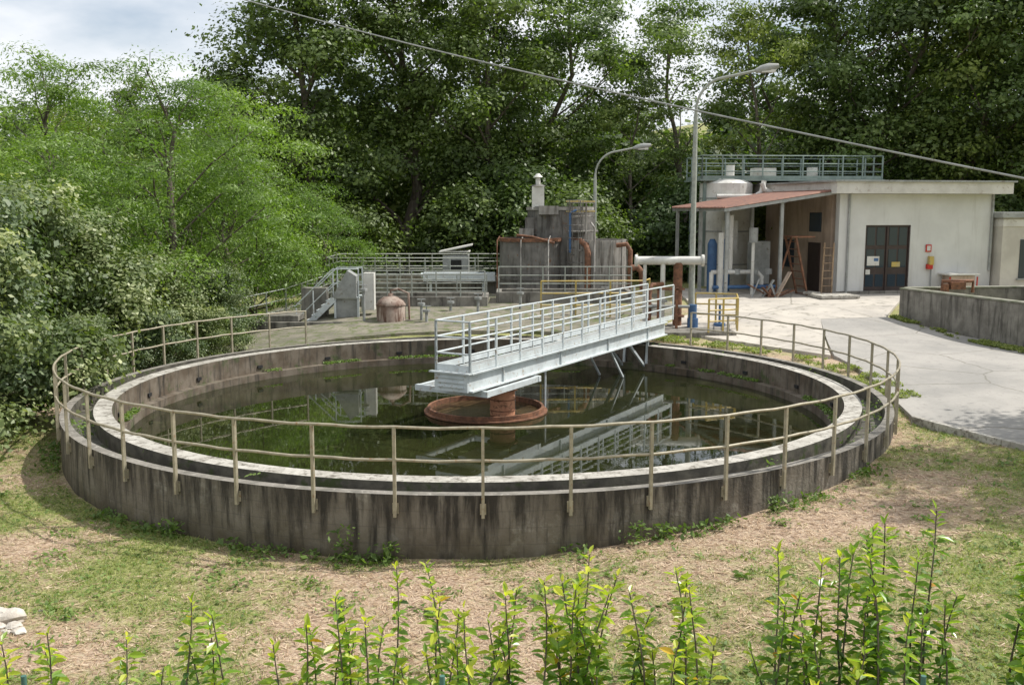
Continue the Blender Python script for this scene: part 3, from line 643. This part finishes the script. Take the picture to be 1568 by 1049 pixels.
for x_ in (-4.3,-3.7): mb.cyl((x_,2.6),.2,-.2,2.1,0,18);mb.cyl((x_,2.6),.2,2.1,2.3,0,18,.1)
mb.tube([(-4.9,1.2,1.0),(-2.9,1.2,1.0),(-2.7,1.2,.8),(-2.7,1.2,-.2)],.09,1,10);mb.tube([(-4.9,1.2,1.0),(-4.9,1.2,-.2)],.09,1,10);mb.tube([(-4.9,1.0,.4),(-2.2,1.0,.4)],.08,0,10)
mb.tube([(-4.6,1.0,2.6),(-4.6,1.0,-.2)],.11,1,10);mb.tube([(-4.0,1.4,3.3),(-4.0,1.4,.9)],.09,1,10)
mb.box((-2.2,2.6,1.3),(.8,.5,1.8),2);mb.box((-3.1,3.6,2.3),(.6,.3,1.5),1)
mb.tube([(-3.3,.8,2.5),(-3.3,.8,-.2)],.07,1,8);mb.cyl((-3.3,.8),.18,2.2,2.8,2,12)
for x_ in (-4.5,-3.8,-3.0,-2.4): mb.cyl((x_,1.2),.14,.9,1.12,2,12)
mb.obj('dosing_pumps',[M_blue,M_white,M_grey])
mb=MB();mb.frame(BO,BA)
rr=np.random.default_rng(5)
for i in range(14): 
    mb.beam((-3.2+rr.normal()*.5,-.4+rr.normal()*.3,-.25),(-2.9+rr.normal()*.6,-.2+rr.normal()*.3,rr.uniform(.1,1.1)),rr.uniform(.04,.3),.04,int(rr.integers(0,3)))
mb.obj('scrap_heap',[M_grey,M_rust,M_tan])
mb=MB();mb.frame((0,0,0))
mb.rev((9.9,46.6),[(1.2,1),(1.2,6.2),(1.0,6.35),(.01,6.45)],36,0);
for z in (2.5,4,5.5): mb.rev((9.9,46.6),[(1.2,z),(1.23,z),(1.23,z+.06),(1.2,z+.06)],36,1)
mb.rev((13.2,47.6),[(1.1,1),(1.1,6.15),(.01,6.3)],36,0)
mb.tube([(9.2,45.2,5.6),(10.9,45.2,5.6),(11.2,45.2,5.8),(11.3,45.2,6.3)],.11,0,10);mb.tube([(11.2,45.1,6.2),(11.3,45.1,5.9),(12,45.1,5.6),(14,45.1,5.7)],.12,0,10)
mb.obj('lime_silo',[M_white,M_grey])
mb=MB();mb.frame((8.6,46,6.35),4)
mb.box((4.2,1.2,0),(8.6,3.0,.08),0)
mb.rail([(0,-.25,.04),(8.4,-.25,.04),(8.4,2.6,.04),(0,2.6,.04),(0,-.25,.04)],1.05,(1,.66,.33),.95,.028,0,toe=0)
for x_ in (.2,4.2,8.2):
    for y_ in (0,2.4): mb.box((x_,y_,-2.6),(.14,.14,5.1),0)
mb.box((3.0,.3,.3),(1.0,.7,.5),1)
mb.cyl((1.6,.8),.2,.05,.7,1,12);mb.cyl((5.5,.8),.25,.05,.6,1,12)
mb.obj('silo_access_platform',[surf('green_grey_steel',(.24,.30,.27),(.18,.23,.21),3,bump=0),M_white])
mb=MB()
def wseg(p,q,zb,zt,t_,m=0,m2=1):
    mb.beam((p[0],p[1],(zb+zt)/2),(q[0],q[1],(zb+zt)/2),t_,zt-zb,m);mb.beam((p[0],p[1],zt+.03),(q[0],q[1],zt+.03),t_+.06,.06,m2)
wseg((13.6,34.5),(15.6,27.5),.6,2.3,.3);wseg((13.8,34.75),(24,36.2),.6,2.294,.3);wseg((18.5,33),(18.5,35.2),.6,2.3,.3)
mb.box((19,32,1.0),(9,5,.1),0)
mb.obj('concrete_basin_wall',[M_dark,surf('mossy_coping',(.24,.23,.19),(.12,.13,.08),3)],.015)
mb=MB();mb.tube([(14.8,34.2,2.3),(14.8,34.2,2.6),(15.9,34.3,2.6),(15.9,34.3,2.2)],.06,0,8);mb.box((15.3,34.2,2.45),(.5,.3,.25),0);mb.cyl((14.9,34.2),.14,2.2,2.5,0,12)
mb.obj('sluice_pump',[M_rust])
mb=MB();mb.box((12.6,38.9,1.68),(1.6,1.2,.12),0,10);mb.box((11.9,39.4,1.75),(.5,.5,.1),0,30);mb.obj('concrete_step',[M_rim],.02)
mb=MB();q=rng.uniform(0,1,9000);x_=13.35+1.9*q-rng.uniform(0,.75,9000)*(.4+.6*q);y_=34.4-6.9*q
C=np.c_[x_,y_,gz(x_,y_)+.12+rng.uniform(0,.05,9000)];C=C[fbm(x_*2,y_*2,5)>.42]
mb.quads(leafquads(C,.10,.3,rng,1),0,rng.uniform(0,.8,len(C)))
th=np.radians(rng.uniform(-5,58,9000));r_=rng.uniform(9.1,10.0,9000);x_=TC[0]+r_*np.cos(th);y_=TC[1]+r_*np.sin(th)
kq=(fbm(x_*2,y_*2,8)>.5);C=np.c_[x_,y_,gz(x_,y_)+.1+rng.uniform(0,.06,9000)][kq]
mb.quads(leafquads(C,.10,.3,rng,1),0,rng.uniform(0,.8,len(C)));mb.obj('verge_grass',[L_gra])
# ------------------------------------------------------------------ laurel plants
def laurel(x,y,n,h,seed,spread=.32):
    rng=np.random.default_rng(seed);mb=MB();zb=float(gzn(x,y));V=[];A=[];mo=[];fs=np.linspace(0,1,9);warm=rng.uniform(-.08,.14)
    for i in range(n):
        bx,by=x+rng.normal()*spread*.55,y+rng.normal()*spread*.5;hh=h*(rng.uniform(.92,1.03) if i==0 else rng.uniform(.55,1.0));lx_,ly_=rng.normal()*.09,rng.normal()*.1
        P=np.array([[bx+lx_*f*f*1.5+.015*math.sin(f*9+i),by+ly_*f*f,zb+hh*f] for f in fs])
        mb.tube(P,[.012*(1-.75*f)+.002 for f in fs],0,5)
        k=int(74*hh/2);fr=1-(1-np.linspace(0,1,k))*.85
        for j,f in enumerate(fr):
            p=np.array([np.interp(f,fs,P[:,c]) for c in range(3)])
            t_=j*2.399+rng.normal()*.5;el=.15+.75*max(0,(f-.86)/.14)**1.3+rng.normal()*.3
            d=np.array([math.cos(t_)*math.cos(el),math.sin(t_)*math.cos(el),math.sin(el)])
            s=np.array([-math.sin(t_),math.cos(t_),0]);s=s+rng.normal(size=3)*.35;s-=d*(s@d);s/=np.linalg.norm(s);nn=np.cross(d,s)
            if nn[2]<0: nn=-nn
            L=rng.uniform(.085,.155)*(1-.35*max(0,(f-.92)/.08));W=L*.215
            b0=p+d*.01;m1=b0+d*L*.35;m2=b0+d*L*.68-nn*L*.05;tip=b0+d*L-nn*L*.2
            for sg in (1,-1):
                V+= [b0,m1+s*sg*W+nn*L*.07,m2+s*sg*W*.85+nn*L*.02,tip]
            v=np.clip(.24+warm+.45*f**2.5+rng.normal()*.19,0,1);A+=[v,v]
            mo+=[2 if rng.uniform()<.012 else 1]*2
    V=np.array(V);n4=len(V)//4
    mb.add(V,np.arange(n4*4).reshape(n4,4),mo,False,np.array(A));mb.obj('laurel_shrub',[M_bark,L_lau,L_org])
PL=[(-4.1,7.5,4,1.74),(-3.5,7.8,3,1.62),(-3.0,8.2,1,1.5),(-2.5,7.7,8,1.93),(-1.8,7.9,4,1.8),(-1.2,7.9,9,2.05),(-.62,7.7,8,1.95),(-.2,8.1,7,2.0),(.55,7.7,11,2.12),(1.15,7.9,4,1.93),(1.5,7.7,6,1.96),(2.3,7.6,8,2.1),(2.85,7.7,11,2.33),(3.35,7.9,6,2.28),(4.2,7.7,9,2.35),(-4.3,6.6,6,2.0),(3.9,6.9,2,1.6),(-3.0,6.9,3,1.45),(-1.0,7.1,3,1.5),(1.9,7.0,2,1.5),(.9,7.1,3,1.45),(2.6,7.1,3,1.6)]
for i,(x_,y_,n_,h_) in enumerate(PL): laurel(x_,y_,n_,h_,100+i)
mb=MB()
for x_ in (-3.5,-.5,2.95,5.4): mb.tube([(x_,6.75,.2),(x_,6.75,1.78)],.02,0,8)
for z in (1.7,1.3,.9,.5): mb.tube([(-6,6.75,z),(8,6.75,z)],.004,0,5)
for x_ in np.arange(-6,8,.1): mb.tube([(x_,6.75,.3),(x_,6.75,1.7)],.0018,0,4)
mb.obj('wire_mesh_fence',[surf('green_wire',(.05,.12,.10),(.06,.15,.12),5,bump=0)])
# ------------------------------------------------------------------ light, sky, camera
EL=math.radians(52);AZ=math.atan2(.95,.25)
w=bpy.data.worlds.new('World');bpy.context.scene.world=w;w.use_nodes=True;nt=w.node_tree;bg=nt.nodes['Background']
sky=N(nt,'ShaderNodeTexSky',sky_type='NISHITA',sun_disc=False,sun_elevation=EL,sun_rotation=AZ,air_density=1.0,dust_density=1.5)
tc=N(nt,'ShaderNodeTexCoord');mp=N(nt,'ShaderNodeMapping');mp.inputs['Scale'].default_value=(1,1,2.5);nt.links.new(tc.outputs['Generated'],mp.inputs[0])
nn=N(nt,'ShaderNodeTexNoise');nn.inputs['Scale'].default_value=3.2;nn.inputs['Detail'].default_value=8;nt.links.new(mp.outputs[0],nn.inputs['Vector'])
c=mixc(nt,ramp(nt,nn.outputs['Fac'],.30,.52),sky.outputs[0],(7.9,8.1,8.4));nt.links.new(c,bg.inputs[0]);bg.inputs[1].default_value=.13
sd=bpy.data.lights.new('sun','SUN');sd.energy=5.0;sd.angle=math.radians(.5);sd.color=(1,.96,.89)
so=bpy.data.objects.new('sun',sd);bpy.context.scene.collection.objects.link(so)
dv=Vector((math.sin(AZ)*math.cos(EL),math.cos(AZ)*math.cos(EL),math.sin(EL)));so.rotation_euler=dv.to_track_quat('Z','Y').to_euler()
cd=bpy.data.cameras.new('camera');cd.lens=35;cd.sensor_width=36;cd.clip_end=5000;co=bpy.data.objects.new('camera',cd)
bpy.context.scene.collection.objects.link(co);co.location=(0,0,5.1);co.rotation_euler=(math.radians(90-7.7),0,0);bpy.context.scene.camera=co
vs=bpy.context.scene.view_settings;vs.view_transform='Standard';vs.look='None';vs.exposure=0
